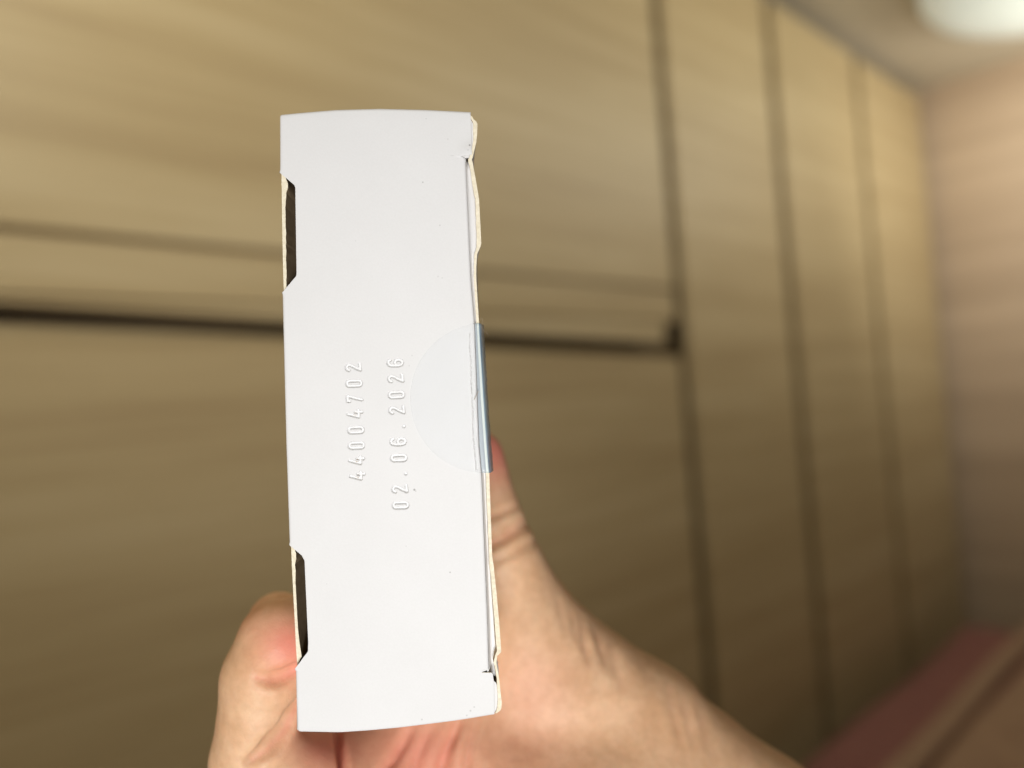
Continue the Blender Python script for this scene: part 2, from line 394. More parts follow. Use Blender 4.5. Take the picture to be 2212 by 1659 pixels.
# rows (photo y) and columns (fraction across)
must = [t[0] for t in XL + XR if 238 < t[0] < 1548]
rows = list(np.linspace(0, 1, 2))
ys = thin(list(np.arange(771, 1112, 1.0)) + [y for y in np.arange(236, 1560, 8.0) if not 770 < y < 1112] + must, 0.15)
ys = np.concatenate([[0], [1, 2, 3.5, 5.5, 8], [q for q in ys if 255 < q < 1536], [-10, -7, -4, -2, -1], [-1000]])
us = thin(list((np.arange(738, 795, 1.0) - 611) / 409) + list((np.arange(826, 894, 1.0) - 611) / 409) + list(np.linspace(0, 1, 42)) +
          [.002, .005, .01, .016, .024, .976, .984, .99, .995, .998], 0.0012)
us[0] = 0; us[-1] = 1
nu, nv = len(us), len(ys)
PX = np.zeros((nv, nu)); PY = np.zeros((nv, nu))
for j, yv in enumerate(ys):
    if j <= 5 or j >= nv - 6:
        ref = 247.0 if j <= 5 else 1540.0
        x = pl(XL, ref) + us * (pl(XR, ref) - pl(XL, ref))
        y = pl(TOP, x) + yv if j <= 5 else pl(BOT, x) + (0 if yv == -1000 else yv)
    else:
        x = pl(XL, yv) + us * (pl(XR, yv) - pl(XL, yv))
        # ease rows from the bowed top/bottom outline to straight
        e0 = np.clip(1 - (yv - 247) / 220, 0, 1); e1 = np.clip(1 - (1538 - yv) / 220, 0, 1)
        y = yv + e0 * (pl(TOP, x) - 233) * 0.5 * (yv > 250) * (yv < 333) * 0 + 0 * x
    PX[j], PY[j] = x, y
H = -0.00052 * emboss(PX, PY)
dt = PY - pl(TOP, PX); db = pl(BOT, PX) - PY
def rnd(d, r): return r * (1 - np.sqrt(np.clip(1 - np.clip(1 - d / r, 0, 1) ** 2, 0, 1)))
Zb = np.zeros_like(PX)
Zb += rnd(np.clip(dt, 0, None), 8.0) * KF + rnd(np.clip(db, 0, None), 9.0) * KF
notch = ((PY > 366) & (PY < 636)) | ((PY > 1172) & (PY < 1452))
Zb += np.where(notch, 0, rnd(PX - pl(XL, PY), 6.0) * KF)
main = (PY > 338) & (PY < 1452)
Zb += np.where(main, rnd(pl(XR, PY) - PX, 7.0) * KF * 1.0, 0)
# the pressed fold line just inside the tuck edge, and the very slight bow of the panel
fold = pl(XR, PY) - 9 - PX
Zb += np.where(main, 0.00010 * np.exp(-(fold / 2.6) ** 2), 0)
Zb += 0.0004 * ((PX - 835) / 215) ** 2 + 0.0003 * ((PY - 900) / 660) ** 2
# ears spring forward where the slits end
Zb -= 0.0007 * np.exp(-((PY - 325) / 16) ** 2) * (PY < 334.3) * np.clip((PX - 990) / 28, 0, 1)
vx = np.stack([(PX - 1106) * KF - CX, (829.5 - PY) * KF - CY, H - Zb], -1).reshape(-1, 3)
idx = np.arange(nv * nu).reshape(nv, nu)
fc = np.stack([idx[1:, :-1], idx[1:, 1:], idx[:-1, 1:], idx[:-1, :-1]], -1).reshape(-1, 4)
lid = from_py('end_panel', vx, fc.tolist(), M_CARD, cart)
lid['label'] = 'white end panel embossed 44004702 and 02.06.2026'
lid.data.materials.append(M_EDGE); lid.data.materials.append(M_INNER)
sm = lid.modifiers.new('thickness', 'SOLIDIFY'); sm.thickness = 0.00042; sm.offset = -1
sm.material_offset = 2; sm.material_offset_rim = 1
def zface(x, y):                               # depth of the face surface at a photo point
    return 0.0004 * ((x - 835) / 215) ** 2 + 0.0003 * ((y - 900) / 660) ** 2

DEPTH = 0.042; SKEW = -0.055                   # the carton runs back 42 mm, slightly to the left so its sides stay hidden
def slab(name, front, back_x, z0, z1, m_edge, thick_sign, nz=8, m_out=M_CARD):
    """a wall of the carton: strip given by (y, x_outer, x_inner) at the front edge, run back in depth"""
    v, f, mi = [], [], []
    n = len(front)
    for k in range(nz + 1):
        t = k / nz; z = z0 + (z1 - z0) * t
        for (y, xo, xi) in front:
            e = min(1.0, t * 3.0)                                   # the wavy lip flattens out behind the edge
            xo2 = xo * (1 - e) + back_x(y) * e; xi2 = xi * (1 - e) + (back_x(y) + (xi - xo) * 0 + thick_sign * 4.5) * e
            sh = SKEW * z / KF
            v.append(L(xo2 + sh, y, z + zface(xo, y))); v.append(L(xi2 + sh, y, z + zface(xo, y)))
    def id(k, i, s): return (k * n + i) * 2 + s
    for i in range(n - 1):
        f.append((id(0, i, 0), id(0, i + 1, 0), id(0, i + 1, 1), id(0, i, 1))); mi.append(1)
        f.append((id(nz, i, 1), id(nz, i + 1, 1), id(nz, i + 1, 0), id(nz, i, 0))); mi.append(1)
        for k in range(nz):
            f.append((id(k, i, 0), id(k + 1, i, 0), id(k + 1, i + 1, 0), id(k, i + 1, 0))); mi.append(0)
            f.append((id(k, i, 1), id(k, i + 1, 1), id(k + 1, i + 1, 1), id(k + 1, i, 1))); mi.append(2)
    for k in range(nz):
        f.append((id(k, 0, 0), id(k, 0, 1), id(k + 1, 0, 1), id(k + 1, 0, 0))); mi.append(1)
        f.append((id(k, n - 1, 0), id(k + 1, n - 1, 0), id(k + 1, n - 1, 1), id(k, n - 1, 1))); mi.append(1)
    o = from_py(name, v, f, m_out, cart, smooth=False)
    o.data.materials.append(m_edge); o.data.materials.append(M_INNER)
    o.data.polygons.foreach_set('material_index', mi)
    bm = bmesh.new(); bm.from_mesh(o.data); bmesh.ops.recalc_face_normals(bm, faces=bm.faces[:]); bm.to_mesh(o.data); bm.free()
    return o
def resample(tab, step):
    y = thin(list(np.arange(tab[0][0], tab[-1][0], step)) + [t[0] for t in tab], 0.5)
    xo = np.interp(y, [t[0] for t in tab], [t[1] for t in tab]); xi = np.interp(y, [t[0] for t in tab], [t[2] for t in tab])
    rg = np.random.RandomState(4); xi = xi + rg.normal(0, 0.35, len(y)); 
    return list(zip(y, xo, xi))
# right wall: wavy raw-board lip stands proud of the tuck edge
RIGHT = [(247, 1019, 1015), (254, 1023, 1017), (259, 1029, 1021), (264, 1031.2, 1022), (285, 1030.4, 1022.5), (304, 1028.5, 1021.5), (322, 1024.5, 1018),
         (338, 1020.4, 1013), (342, 1018.5, 1011), (347, 1020.5, 1011.5), (371, 1024.8, 1017), (400, 1030, 1021), (428, 1034.7, 1026), (480, 1037.4, 1028.5), (524, 1039.4, 1030),
         (532, 1037.5, 1029), (547, 1030.5, 1024), (575, 1028.6, 1023.5), (604, 1028.8, 1023.5), (697, 1034.6, 1028.8), (860, 1044.5, 1037.5), (960, 1051.5, 1044.5),
         (1025, 1057, 1049.5), (1204, 1063.2, 1056.5), (1225, 1066.5, 1057), (1250, 1069, 1061), (1296, 1073.8, 1064), (1350, 1078.5, 1068.5), (1409, 1082.6, 1073), (1413, 1082.4, 1072.5),
         (1421, 1074.2, 1069.5), (1436, 1072.2, 1066.5), (1470, 1078.3, 1073), (1522, 1083.8, 1075.5), (1534, 1083.5, 1074), (1541, 1080.5, 1072), (1546, 1073, 1069)]
slab('front_panel', resample(RIGHT, 14), lambda y: np.interp(y, [240, 1550], [1020.0, 1070.0]), 0.0004, DEPTH, M_EDGE, -1)
LEFT = [(245, 601.2, 606), (366, 601.8, 607), (383, 601.5, 612.5), (389, 601.5, 615.3), (397, 602, 616), (412, 602.2, 611.8), (440, 602.6, 610.2), (520, 604, 611.5), (603, 606.2, 613.2),
        (631, 607.4, 612.5), (700, 610, 616), (1150, 622.2, 628), (1178, 623, 627.5), (1200, 624, 634), (1208, 624.2, 635), (1225, 624.8, 632), (1280, 627.5, 633.6), (1360, 631.5, 637.5),
        (1412, 634, 643.5), (1427, 635, 646), (1433, 635.4, 642), (1446, 636.3, 641), (1584, 641.6, 647)]
slab('back_panel', resample(LEFT, 14), lambda y: np.interp(y, [243, 1586], [601.5, 641.5]), 0.0016, DEPTH, M_EDGE, 1)
# top wall, bottom wall and the closed rear end
def wall_strip(name, tab, sgn):
    v, f = [], []
    xs = np.linspace(0, 1, 15)
    for z in (0.0018, 0.012, 0.028, DEPTH):
        for t in xs:
            x0, x1 = (604.5, 1013.5) if sgn > 0 else (645.5, 1064.5)
            x = x0 + (x1 - x0) * t; y = pl(tab, x) + sgn * 1.6
            sh = SKEW * z / KF
            v.append(L(x + sh, y, z)); v.append(L(x + sh, y + sgn * 4.5, z))
    n = len(xs)
    def id(k, i, s): return (k * n + i) * 2 + s
    for k in range(3):
        for i in range(n - 1):
            for s in (0, 1): f.append((id(k, i, s), id(k, i + 1, s), id(k + 1, i + 1, s), id(k + 1, i, s)))
    for i in range(n - 1):
        for k in (0, 3): f.append((id(k, i, 0), id(k, i, 1), id(k, i + 1, 1), id(k, i + 1, 0)))
    for k in range(3):
        for i in (0, n - 1): f.append((id(k, i, 0), id(k + 1, i, 0), id(k + 1, i, 1), id(k, i, 1)))
    o = from_py(name, v, f, M_CARD, cart, smooth=False)
    bm = bmesh.new(); bm.from_mesh(o.data); bmesh.ops.recalc_face_normals(bm, faces=bm.faces[:]); bm.to_mesh(o.data); bm.free()
wall_strip('top_panel', TOP, 1); wall_strip('bottom_panel', BOT, -1)
sh = SKEW * DEPTH / KF
bm = bmesh.new()
q = [(602, 246), (1019, 240), (1068, 1546), (641, 1583)]
fr = [bm.verts.new(L(x + sh, y, DEPTH + 0.0005)) for x, y in q]; bk = [bm.verts.new(L(x + sh, y, DEPTH + 0.0010)) for x, y in q]
bm.faces.new(fr); bm.faces.new(bk[::-1])
for i in range(4): bm.faces.new((fr[i], bk[i], bk[(i + 1) % 4], fr[(i + 1) % 4]))
bmesh.ops.recalc_face_normals(bm, faces=bm.faces[:])
from_bm('rear_panel', bm, M_CARD, cart)
# dust flap peeping out under the lower ear, and the tuck flap that folds in behind the front panel
def plate(name, pts, z, th, m):
    bm = bmesh.new()
    a = [bm.verts.new(L(x, y, z)) for x, y in pts]; b = [bm.verts.new(L(x, y, z + th)) for x, y in pts]
    bm.faces.new(a); bm.faces.new(b[::-1]); n = len(pts)
    for i in range(n): bm.faces.new((a[i], b[i], b[(i + 1) % n], a[(i + 1) % n]))
    bmesh.ops.recalc_face_normals(bm, faces=bm.faces[:])
    return from_bm(name, bm, m, cart)
plate('dust_flap', [(1040, 1476), (1066.5, 1478), (1071, 1482), (1074, 1492), (1075.5, 1520), (1076, 1541), (1074, 1545.5), (1066, 1546), (1040, 1548)], 0.0016, 0.0004, M_CARD)
# tuck flap: curls from the face's right edge back into the carton, filling the slot beside the front panel
v, f = [], []
yy = np.linspace(345, 1476, 60)
RY = [r[0] for r in RIGHT]
for y in yy:
    e = float(pl(XR, y)) if y < 1446 else 1056.5; xi = float(np.interp(y, RY, [r[2] for r in RIGHT])); dz = 0.0006 + 0.0020 * ((y - 345) / 1100) ** 2
    for x, z in ((e - 5, 0.0006), (e - 1.0, 0.0008 + dz * .4), (e + 1.0, 0.0009 + dz * .9), (0.5 * (e + xi) + 1, 0.0009 + dz), (xi + 0.8, 0.0009 + dz * .95), (xi - 0.6, 0.004 + dz), (xi - 2.5 + SKEW * .012 / KF, 0.013)):
        v.append(L(x, y, z + zface(1020, y)))
m_ = 7
for i in range(len(yy) - 1):
    for k in range(m_ - 1): f.append((i * m_ + k, (i + 1) * m_ + k, (i + 1) * m_ + k + 1, i * m_ + k + 1))
o = from_py('tuck_flap', v, f, M_CARD, cart)
s = o.modifiers.new('thickness', 'SOLIDIFY'); s.thickness = 0.0003; s.offset = 1
plate('dust_flap', [(985, 252), (1016, 252), (1021, 262), (1023, 280), (1022, 310), (1018, 336), (985, 338)], 0.0014, 0.0004, M_CARD)
plate('inner_flap', [(607, 300), (760, 310), (775, 1500), (646, 1520)], 0.0150, 0.0004, M_INNER)

# clear round seal: half on the face, bent over the raw edge, its rim standing off the front panel
cxs, cys, rs = 1049.0, 860.0, 162.5
v, f = [], []
nr = 60
th = np.linspace(-1, 1, nr)
edge_y = [cys + rs * 0.985 * t for t in th]
cols = 26
for t in th:
    y = cys + rs * 0.9985 * t
    xl = cxs - math.sqrt(max(rs * rs - (y - cys) ** 2, 0.0)); xr = float(pl(XR, y)) - 3.0
    xl = min(xl, xr - 1.0)
    for k in range(cols):
        x = xl + (xr - xl) * (k / (cols - 1)); v.append(L(x, y, zface(x, y) - 0.00010 + (0.0003 if k == cols - 1 else 0)))
    xo = np.interp(y, [r[0] for r in RIGHT], [r[1] for r in RIGHT]); xi = np.interp(y, [r[0] for r in RIGHT], [r[2] for r in RIGHT])
    wv = 0.5 * math.sin(y * 0.11) + 0.4 * math.sin(y * 0.37)
    for x, z in ((xr + 3.5, 0.0002), (0.5 * (xr + 3 + xi), 0.0003), (xi + 1, 0.00012), (xo - 1, 0.0001), (xo + 1.2, 0.0004), (xo + 4.4 + wv * .4, 0.0016), (xo + 7.2 + wv, 0.0042), (xo + 4, 0.012)):
        v.append(L(x, y, z + zface(xo, y)))
m_ = cols + 8
for i in range(nr - 1):
    for k in range(m_ - 1): f.append((i * m_ + k, (i + 1) * m_ + k, (i + 1) * m_ + k + 1, i * m_ + k + 1))
seal = from_py('seal', v, f, M_FILM, cart)
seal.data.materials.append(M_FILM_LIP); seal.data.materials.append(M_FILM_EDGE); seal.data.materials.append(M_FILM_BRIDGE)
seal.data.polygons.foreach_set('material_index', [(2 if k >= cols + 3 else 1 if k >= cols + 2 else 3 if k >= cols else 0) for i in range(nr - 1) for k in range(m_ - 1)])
seal['label'] = 'clear round adhesive seal bent over the right edge'
s = seal.modifiers.new('thickness', 'SOLIDIFY'); s.thickness = 0.00006; s.offset = 1
# torn perforation running down the seal, a raised ragged ridge
v, f = [], []
yy = np.arange(720, 1018, 2.2); rg = np.random.RandomState(11)
wob = np.cumsum(rg.normal(0, 0.5, len(yy))); wob -= np.linspace(wob[0], wob[-1], len(yy))
for i, y in enumerate(yy):
    x = float(pl(XR, y)) - 10.5 + 0.5 * wob[i] + rg.normal(0, 0.35); ww = 0.9 + 0.6 * abs(rg.normal())
    z = zface(x, y) - 0.00018
    v += [L(x - ww, y, z + 0.00005), L(x, y, z - 0.00012 - 0.00006 * rg.rand()), L(x + ww, y, z + 0.00005)]
for i in range(len(yy) - 1):
    for k in range(2): f.append((3 * i + k, 3 * (i + 1) + k, 3 * (i + 1) + k + 1, 3 * i + k + 1))
o = from_py('torn_perforation', v, f, M_TORN, seal, smooth=False)
# loose fibres caught under the seal's upper corner
def fibre(pts, r=0.00003):
    P_ = [Vector(L(*p)) for p in pts]; Q = []
    for i in range(len(P_) - 1):
        a, b, c, d = P_[max(i - 1, 0)], P_[i], P_[i + 1], P_[min(i + 2, len(P_) - 1)]
        for t in (0, .25, .5, .75): Q.append(0.5 * ((2 * b) + (c - a) * t + (2 * a - 5 * b + 4 * c - d) * t * t + (3 * b - a - 3 * c + d) * t ** 3))
    Q.append(P_[-1]); v, f = [], []
    for i, q in enumerate(Q):
        t = (Q[min(i + 1, len(Q) - 1)] - Q[max(i - 1, 0)]).normalized(); n1 = t.cross(Vector((0, 0, 1))).normalized(); n2 = t.cross(n1)
        for k in range(5): v.append(q + (n1 * math.cos(k * 1.2566) + n2 * math.sin(k * 1.2566)) * r)
    for i in range(len(Q) - 1):
        for k in range(5): f.append((i * 5 + k, i * 5 + (k + 1) % 5, (i + 1) * 5 + (k + 1) % 5, (i + 1) * 5 + k))
    return from_py('fibre', v, f, M_FIBRE, seal)
fibre([(1036, 697, .0004), (1037, 689, .0002), (1041, 688, .0), (1043, 694, .0002), (1040, 699, .0003)])
fibre([(1040, 705, .0004), (1044, 713, .0002), (1049, 716, .0), (1053, 721, -.0002), (1055, 725, .0)])
fibre([(1043, 699, .0004), (1047, 701, .0002), (1051, 700, .0)], 0.00002)
fibre([(1026, 352, .0004), (1028, 340, .0002), (1030, 333, .0), (1029, 329, .0)], 0.00002)
fibre([(1024, 864, -.0002), (1030, 852, -.0004), (1034, 845, -.0005)], 0.00005)

# ------------------------------------------------------------------ the hand
def P(x, y, zmm):                              # photo units at a depth (mm) -> camera-frame mm, z away from the camera
    k = zmm / 1598.0
    return np.array([(x - 1106) * k, (829.5 - y) * k, zmm])
hh = 0.75
lo = np.array([-86., -292., 146.]); hi = np.array([246., -6., 256.])
nx, ny, nz = [int((b - a) / hh) + 1 for a, b in zip(lo, hi)]
F = np.full((nx, ny, nz), 50.0, np.float32)
gx = (lo[0] + hh * np.arange(nx)).astype(np.float32); gy = (lo[1] + hh * np.arange(ny)).astype(np.float32); gz = (lo[2] + hh * np.arange(nz)).astype(np.float32)
def window(pts, rad):
    p = np.array(pts); a = p.min(0) - rad; b = p.max(0) + rad
    i0 = np.clip(((a - lo) / hh).astype(int), 0, [nx, ny, nz]); i1 = np.clip(((b - lo) / hh).astype(int) + 2, 0, [nx, ny, nz])
    return tuple(slice(s, e) for s, e in zip(i0, i1))
def cone(a, b, ra, rb, flat=None):
    """distance to a tapered capsule; flat=(axis vector, factor) squeezes it across that axis"""
    a, b = np.array(a, float), np.array(b, float)
    W = window([a, b], max(ra, rb) * 1.3 + 14)
    X, Y, Z = np.meshgrid(gx[W[0]], gy[W[1]], gz[W[2]], indexing='ij')
    d = b - a; L2 = d @ d
    t = np.clip(((X - a[0]) * d[0] + (Y - a[1]) * d[1] + (Z - a[2]) * d[2]) / L2, 0, 1)
    qx, qy, qz = X - a[0] - t * d[0], Y - a[1] - t * d[1], Z - a[2] - t * d[2]
    q2 = qx * qx + qy * qy + qz * qz
    if flat is not None:
        n, k = np.array(flat[0], float), flat[1]; n /= np.linalg.norm(n)
        dn = qx * n[0] + qy * n[1] + qz * n[2]; q2 = q2 + dn * dn * (k * k - 1)
    return W, np.sqrt(q2) - (ra + (rb - ra) * t)
def add(c, k=3.0, target=None):
    T = F if target is None else target
    W, d = c; o = T[W]
    h = np.clip(0.5 + 0.5 * (o - d) / k, 0, 1)
    T[W] = o * (1 - h) + d * h - k * h * (1 - h)
def union(T):
    np.minimum(F, T, out=F)
def smooth_join(T, k):
    h = np.clip(0.5 + 0.5 * (F - T) / k, 0, 1)
    F[:] = F * (1 - h) + T * h - k * h * (1 - h)

NAILS = []
def finger(j, r, side, k=2.5, join=5.0):
    """j: MCP, PIP, DIP, tip; r: radii; side: palmar direction"""
    T = np.full_like(F, 50.0)
    add(cone(j[0], j[1], r[0], r[1]), k, T)
    add(cone(j[1], j[2], r[1] * 0.985, r[2]), k, T)
    add(cone(j[2], j[3], r[2], r[3]), k, T)
    s = np.array(side, float)
    for a, b, f in ((0, 1, .45), (1, 2, .5), (2, 3, .6)):            # soft palmar pads between the creases
        c = j[a] + (j[b] - j[a]) * f; d = (j[b] - j[a]); d = d / np.linalg.norm(d)
        rr = (r[a] + r[b]) * .5
        add(cone(c - d * rr * .3 + s * rr * .30, c + d * rr * .3 + s * rr * .30, rr * .80, rr * .80), 3.0, T)
    smooth_join(T, join)
    NAILS.append((j[2], j[3], r[3], -s))

pal = np.array([0.35, 0.0, -0.94]); pal /= np.linalg.norm(pal)
J5 = [P(800, 1738, 177), P(548, 1640, 170), P(573, 1464, 168.5), P(605, 1386, 168.5)]
finger(J5, [10.2, 9.4, 9.4, 9.6], pal, 2.2, 4.0)
J4 = [np.array([-36, -111, 192.]), np.array([-66, -98, 188.]), np.array([-62, -75, 186.]), np.array([-58.5, -59.5, 185.])]
finger(J4, [10.8, 9.2, 8.4, 7.4], [0.97, 0.1, 0], 2.2, 2.0)
J3 = [np.array([-34, -112, 208.]), np.array([-68, -104, 205.]), np.array([-66, -80, 204.]), np.array([-58, -65, 201.])]
finger(J3, [11, 9.4, 8.5, 7.6], [0.95, 0.2, -0.2], 2.2, 2.0)
J2 = [np.array([-26, -108, 223.]), np.array([-64, -104, 223.]), np.array([-63, -82, 217.]), np.array([-52, -70, 207.])]
finger(J2, [11, 9.2, 8.3, 7.5], [0.7, 0.2, -0.65], 2.2, 2.0)
# thumb: metacarpal mass, proximal and distal segments; its pad presses the carton's back right edge
TA = np.array([4., -71., 203.]); TI = np.array([-7.2, -37.5, 203.]); TT = np.array([-10.4, -20.6, 203.])
T = np.full_like(F, 50.0)
add(cone(TA, TI, 15.6, 9.9), 3, T); add(cone(TI, TT, 9.7, 8.3), 2.5, T)
add(cone(TI + (TT - TI) * .5 + np.array([-1.5, 0, -1.5]), TI + (TT - TI) * .7 + np.array([-1.5, 0, -1.5]), 8.2, 8.0), 3, T)
smooth_join(T, 6)
NAILS.append((TI, TT, 8.3, np.array([0.55, 0.1, 0.83])))
# thenar, palm, heel, wrist, forearm
T = np.full_like(F, 50.0)
add(cone(TA, (35.5, -97, 203), 16.5, 18.8), 5, T)
add(cone((35.5, -97, 203), (44, -108, 203), 18.8, 20.5), 6, T)
add(cone((48, -116, 202), J4[0], 23, 12), 8, T)
add(cone((48, -118, 203), J3[0] + np.array([0, -2, 3.]), 22, 13), 8, T)
add(cone((46, -118, 198), J5[0] + np.array([4, -4, 1.]), 20, 12), 8, T)
add(cone((30, -108, 212), J2[0], 20, 12), 8, T)
add(cone((-22, -84, 192), (10, -86, 198), 11, 15), 7, T)
add(cone((-41, -97, 184), (-14, -94, 188), 12.5, 14), 5, T)
add(cone((0, -104, 186), (30, -108, 190), 16, 18), 8, T)
add(cone((47, -113, 202), (70, -131, 203), 22.5, 23.5, ((0, 0, 1), 1.0)), 6, T)
add(cone((66, -127, 203), (150, -195, 208), 24, 32), 8, T)
add(cone((150, -195, 208), (270, -292, 212), 32, 38), 8, T)
smooth_join(T, 6)
# flexion folds cut into the near finger
def carve(a, b, ra, rb, k=1.2):
    W, d = cone(a, b, ra, rb); o = F[W]; d = -d
    h = np.clip(0.5 - 0.5 * (o - d) / k, 0, 1)
    F[W] = o * (1 - h) + d * h + k * h * (1 - h)
def skin_depth(x, y):
    for z in np.arange(150.0, 190.0, 0.25):
        p = ((P(x, y, z) - lo) / hh).round().astype(int)
        if F[tuple(p)] < 0: return float(z)
    return 166.0
for line, r, lift in (([(536, 1650), (556, 1636), (576, 1620), (592, 1604), (608, 1586), (622, 1565), (634, 1542), (648, 1515)], 2.6, -0.5), ([(552, 1463), (565, 1468), (580, 1470), (595, 1469), (612, 1464), (630, 1455), (650, 1444)], 1.8, -0.1)):
    pts = [P(x, y, skin_depth(x, y) - lift) for x, y in line]
    n = len(pts) - 1
    for q in range(n):
        ra, rb = (r * (0.45 + 0.55 * min(1.0, t / n * 2.2)) for t in (q, q + 1))
        carve(pts[q], pts[q + 1], ra, rb, 0.9)
# keep the flesh out of the carton
cx0 = KF * 1000
Xg, Yg = np.meshgrid(gx, gy, indexing='ij')
for kz in range(nz):
    z = float(gz[kz]) - 150.0
    if z > DEPTH * 1000 + 1.4: continue
    sk = SKEW * z
    xl = (np.interp(829.5 - gy / cx0, [240, 1586], [600, 640.5]) - 1106) * cx0 + sk
    xr = (np.interp(829.5 - gy / cx0, [240, 1550], [1020, 1071]) - 1106) * cx0 + sk
    yb = (829.5 - 1588) * cx0
    yt = 60.0
    d = np.maximum(np.maximum(xl[None, :] - Xg, Xg - xr[None, :]), np.maximum(yb - Yg, Yg - yt))
    d = np.maximum(d, z - DEPTH * 1000 - 1.3)
    F[:, :, kz] = np.maximum(F[:, :, kz], 0.15 - d)
F[0, :, :] = 5; F[-1, :, :] = np.maximum(F[-1, :, :], .5); F[:, 0, :] = np.maximum(F[:, 0, :], .5); F[:, :, 0] = 5; F[:, :, -1] = 5; F[:, -1, :] = 5

def surface_nets(F):
    s = F < 0
    c = [s[i:s.shape[0] - 1 + i, j:s.shape[1] - 1 + j, k:s.shape[2] - 1 + k] for i in (0, 1) for j in (0, 1) for k in (0, 1)]
    tot = sum(q.astype(np.int8) for q in c)
    act = np.argwhere((tot > 0) & (tot < 8))
    ids = -np.ones(c[0].shape, np.int64); ids[tuple(act.T)] = np.arange(len(act))
    acc = np.zeros((len(act), 3)); cnt = np.zeros(len(act))
    corners = [(i, j, k) for i in (0, 1) for j in (0, 1) for k in (0, 1)]
    val = np.stack([F[act[:, 0] + i, act[:, 1] + j, act[:, 2] + k] for i, j, k in corners], 1)
    for p in range(8):
        for q in range(p + 1, 8):
            dd = np.array(corners[q]) - np.array(corners[p])
            if np.abs(dd).sum() != 1: continue
            a, b = val[:, p], val[:, q]; m = (a < 0) != (b < 0)
            t = a[m] / (a[m] - b[m])
            acc[m] += np.array(corners[p]) + t[:, None] * dd; cnt[m] += 1
    v = act + acc / cnt[:, None]
    faces = []
    for ax in range(3):
        sl0 = [slice(None)] * 3; sl1 = [slice(None)] * 3; sl0[ax] = slice(0, -1); sl1[ax] = slice(1, None)
        A, Bq = s[tuple(sl0)], s[tuple(sl1)]
        e = np.argwhere(A != Bq); sg = A[tuple(e.T)]
        o1, o2 = (ax + 1) % 3, (ax + 2) % 3
        ok = (e[:, o1] > 0) & (e[:, o2] > 0) & (e[:, o1] < F.shape[o1] - 1) & (e[:, o2] < F.shape[o2] - 1)
        e, sg = e[ok], sg[ok]
        def cell(d1, d2):
            g = e.copy(); g[:, o1] += d1; g[:, o2] += d2; return ids[tuple(g.T)]
        qd = np.stack([cell(-1, -1), cell(0, -1), cell(0, 0), cell(-1, 0)], 1)
        qd[~sg] = qd[~sg][:, ::-1]
        faces.append(qd)
    return v, np.concatenate(faces)
hv, hf = surface_nets(F)
hv = lo + hv * hh
# relax a little
def relax(v, f, it, lam):
    e = np.concatenate([f[:, [0, 1]], f[:, [1, 2]], f[:, [2, 3]], f[:, [3, 0]]])
    for _ in range(it):
        acc = np.zeros_like(v); cnt = np.zeros(len(v))
        np.add.at(acc, e[:, 0], v[e[:, 1]]); np.add.at(cnt, e[:, 0], 1)
        np.add.at(acc, e[:, 1], v[e[:, 0]]); np.add.at(cnt, e[:, 1], 1)
        v = v + lam * (acc / np.maximum(cnt, 1)[:, None] - v)
    return v
hv = relax(hv, hf, 4, 0.5)
def vnormals(v, f):
    n = np.cross(v[f[:, 2]] - v[f[:, 0]], v[f[:, 3]] - v[f[:, 1]]); o = np.zeros_like(v)
    for k in range(4): np.add.at(o, f[:, k], n)
    return o / np.maximum(np.linalg.norm(o, axis=1), 1e-9)[:, None]
nr_ = vnormals(hv, hf)
if (nr_ * (hv - hv.mean(0))).sum(1).mean() < 0: hf = hf[:, ::-1]; nr_ = -nr_
# skin folds: creases pressed into the side that faces the reader
sx = 1106 + hv[:, 0] / hv[:, 2] * 1598; sy = 829.5 - hv[:, 1] / hv[:, 2] * 1598
facing = np.clip((-(nr_ * hv).sum(1) / np.linalg.norm(hv, axis=1)) * 2.5 + 0.35, 0, 1)
def pdist(px, py, line, along=False):
    d = np.full(px.shape, 1e9); tt = np.zeros(px.shape); n = len(line) - 1
    for i, (a, b) in enumerate(zip(line[:-1], line[1:])):
        bx, by = b[0] - a[0], b[1] - a[1]
        t = np.clip(((px - a[0]) * bx + (py - a[1]) * by) / (bx * bx + by * by), 0, 1)
        q = np.hypot(px - a[0] - t * bx, py - a[1] - t * by)
        tt = np.where(q < d, (i + t) / n, tt); d = np.minimum(d, q)
    return (d, tt) if along else d
CREASES = [
    ([(722, 1540), (738, 1620), (750, 1720)], 8, 3.2),
    ([(1035, 1122), (1080, 1110), (1122, 1088)], 9, 1.0), ([(1030, 1186), (1085, 1165), (1146, 1122)], 14, 2.0), ([(1040, 1225), (1100, 1195), (1172, 1160)], 11, 0.7),
    ([(1208, 1290), (1222, 1365)], 9, 0.8), ([(1232, 1308), (1246, 1392)], 9, 1.1), ([(1254, 1318), (1272, 1432)], 10, 1.8), ([(1279, 1326), (1312, 1444)], 12, 1.9), ([(1308, 1340), (1345, 1490)], 12, 1.3),
    ([(1440, 1470), (1474, 1610)], 12, 1.0), ([(1470, 1486), (1502, 1612)], 12, 1.3), ([(1502, 1500), (1536, 1630)], 12, 0.9), ([(1380, 1400), (1408, 1480)], 12, 0.6),
    ([(1000, 1540), (965, 1615), (938, 1720)], 13, 1.9), ([(890, 1570), (850, 1640), (790, 1710)], 12, 1.5), ([(930, 1570), (900, 1640), (884, 1720)], 10, 1.0), ([(1030, 1540), (1012, 1620), (1000, 1710)], 10, 0.8),
]
dis = np.zeros(len(hv))
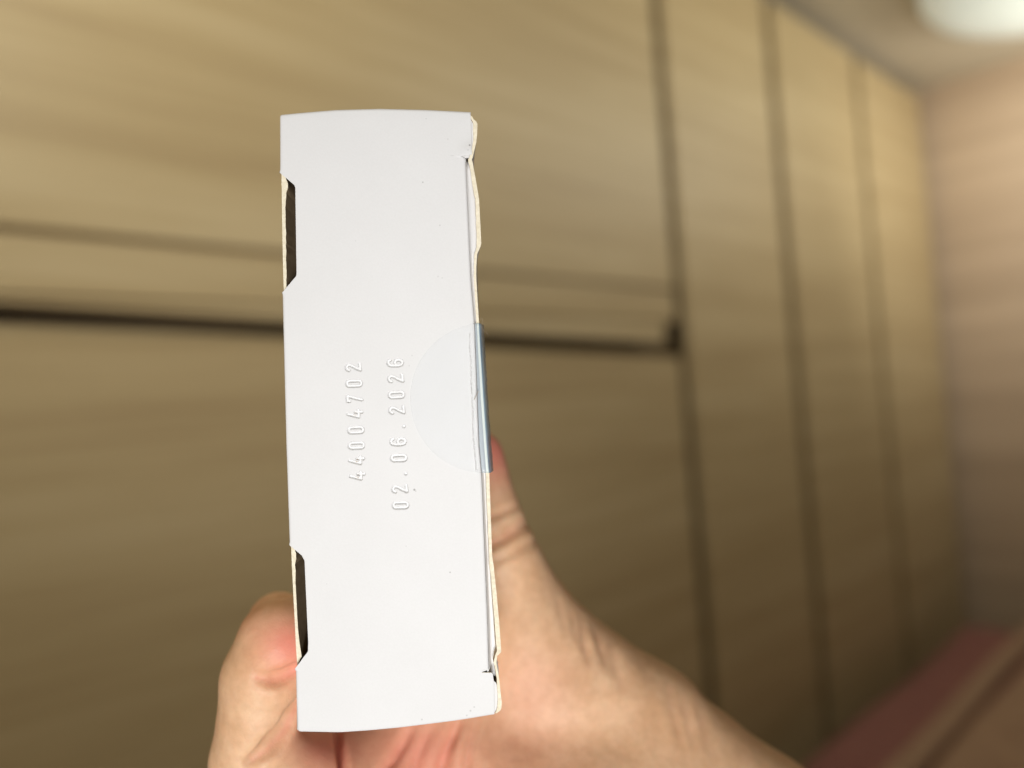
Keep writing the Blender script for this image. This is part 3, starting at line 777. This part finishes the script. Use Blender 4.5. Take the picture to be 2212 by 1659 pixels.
for line, wd, dp in CREASES:
    d_, t_ = pdist(sx, sy, line, True)
    if line[0][0] > 1200: dp *= 0.5
    dis += dp * np.exp(-(d_ / wd) ** 2) * np.clip(np.sin(math.pi * (0.06 + 0.88 * t_)) * 1.15, 0, 1)
    if line[0][0] > 1000: dis -= 0.25 * dp * np.exp(-((d_ - 1.9 * wd) / (1.1 * wd)) ** 2) * np.clip(np.sin(math.pi * (0.06 + 0.88 * t_)), 0, 1)
near = (hv[:, 2] < 226)
hv = hv - nr_ * (dis * facing * near)[:, None]
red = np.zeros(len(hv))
for (x, y, r, a) in [(1072, 965, 75, 0.9), (628, 1392, 70, 0.8), (700, 1610, 75, 0.6), (900, 1640, 125, 0.6), (1140, 1480, 90, 0.18), (1130, 1640, 120, 0.22), (520, 1320, 40, 0.3)]:  # skin flush; on the palm it also carries contact shade below the carton
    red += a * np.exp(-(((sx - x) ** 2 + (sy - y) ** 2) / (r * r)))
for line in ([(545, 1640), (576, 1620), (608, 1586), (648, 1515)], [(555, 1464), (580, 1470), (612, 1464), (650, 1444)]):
    red += 0.28 * np.exp(-(pdist(sx, sy, line) / 9) ** 2)  # redder skin in the folds, with some of their shade painted in
red = np.clip(red + 0.10 * np.clip(dis, 0, 3), 0, 1)  # creases redden too, fold shade partly in the colour
WR = np.array([60., -122., 203.])              # the wrist, the figure's origin
def camloc(v): return np.stack([v[:, 0], v[:, 1], -v[:, 2]], 1) * 0.001
hv2 = camloc(hv); org = camloc(WR[None])[0]
person = from_py('person', hv2 - org, hf[:, ::-1].tolist(), M_SKIN)
me = person.data
bm = bmesh.new(); bm.from_mesh(me); bmesh.ops.recalc_face_normals(bm, faces=bm.faces[:]); bm.to_mesh(me); bm.free()
me.polygons.foreach_set('use_smooth', [True] * len(me.polygons))
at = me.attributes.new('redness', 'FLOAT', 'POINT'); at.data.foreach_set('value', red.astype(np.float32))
person.matrix_world = CAM @ Matrix.Translation(Vector(org))
tag(person, 'bare right hand gripping the white carton, thumb upright on its right', 'person')
# nails: thin curved plates on the backs of the fingertips
for (a, b, r, up) in NAILS:
    ax = b - a; ax /= np.linalg.norm(ax); up = up - ax * (up @ ax); up /= np.linalg.norm(up); sd = np.cross(ax, up)
    v, f = [], []; nn = 9
    for i in range(nn):
        s = i / (nn - 1); along = b + ax * (r * 0.60) - ax * (s * r * 1.3)
        wdt = 0.82 * (1 - 0.25 * (2 * abs(s - .5)) ** 4)
        rad = r * (0.75 + 0.245 * min(1, s * 1.6)) + 0.02
        for k in range(nn):
            an = (k / (nn - 1) - .5) * 2 * wdt
            v.append(along + (up * math.cos(an) + sd * math.sin(an)) * rad)
    for i in range(nn - 1):
        for k in range(nn - 1): f.append((i * nn + k, i * nn + k + 1, (i + 1) * nn + k + 1, (i + 1) * nn + k))
    o = from_py('fingernail', camloc(np.array(v)) - org, f, M_NAIL, person)
    s = o.modifiers.new('thickness', 'SOLIDIFY'); s.thickness = 0.0005; s.offset = 0
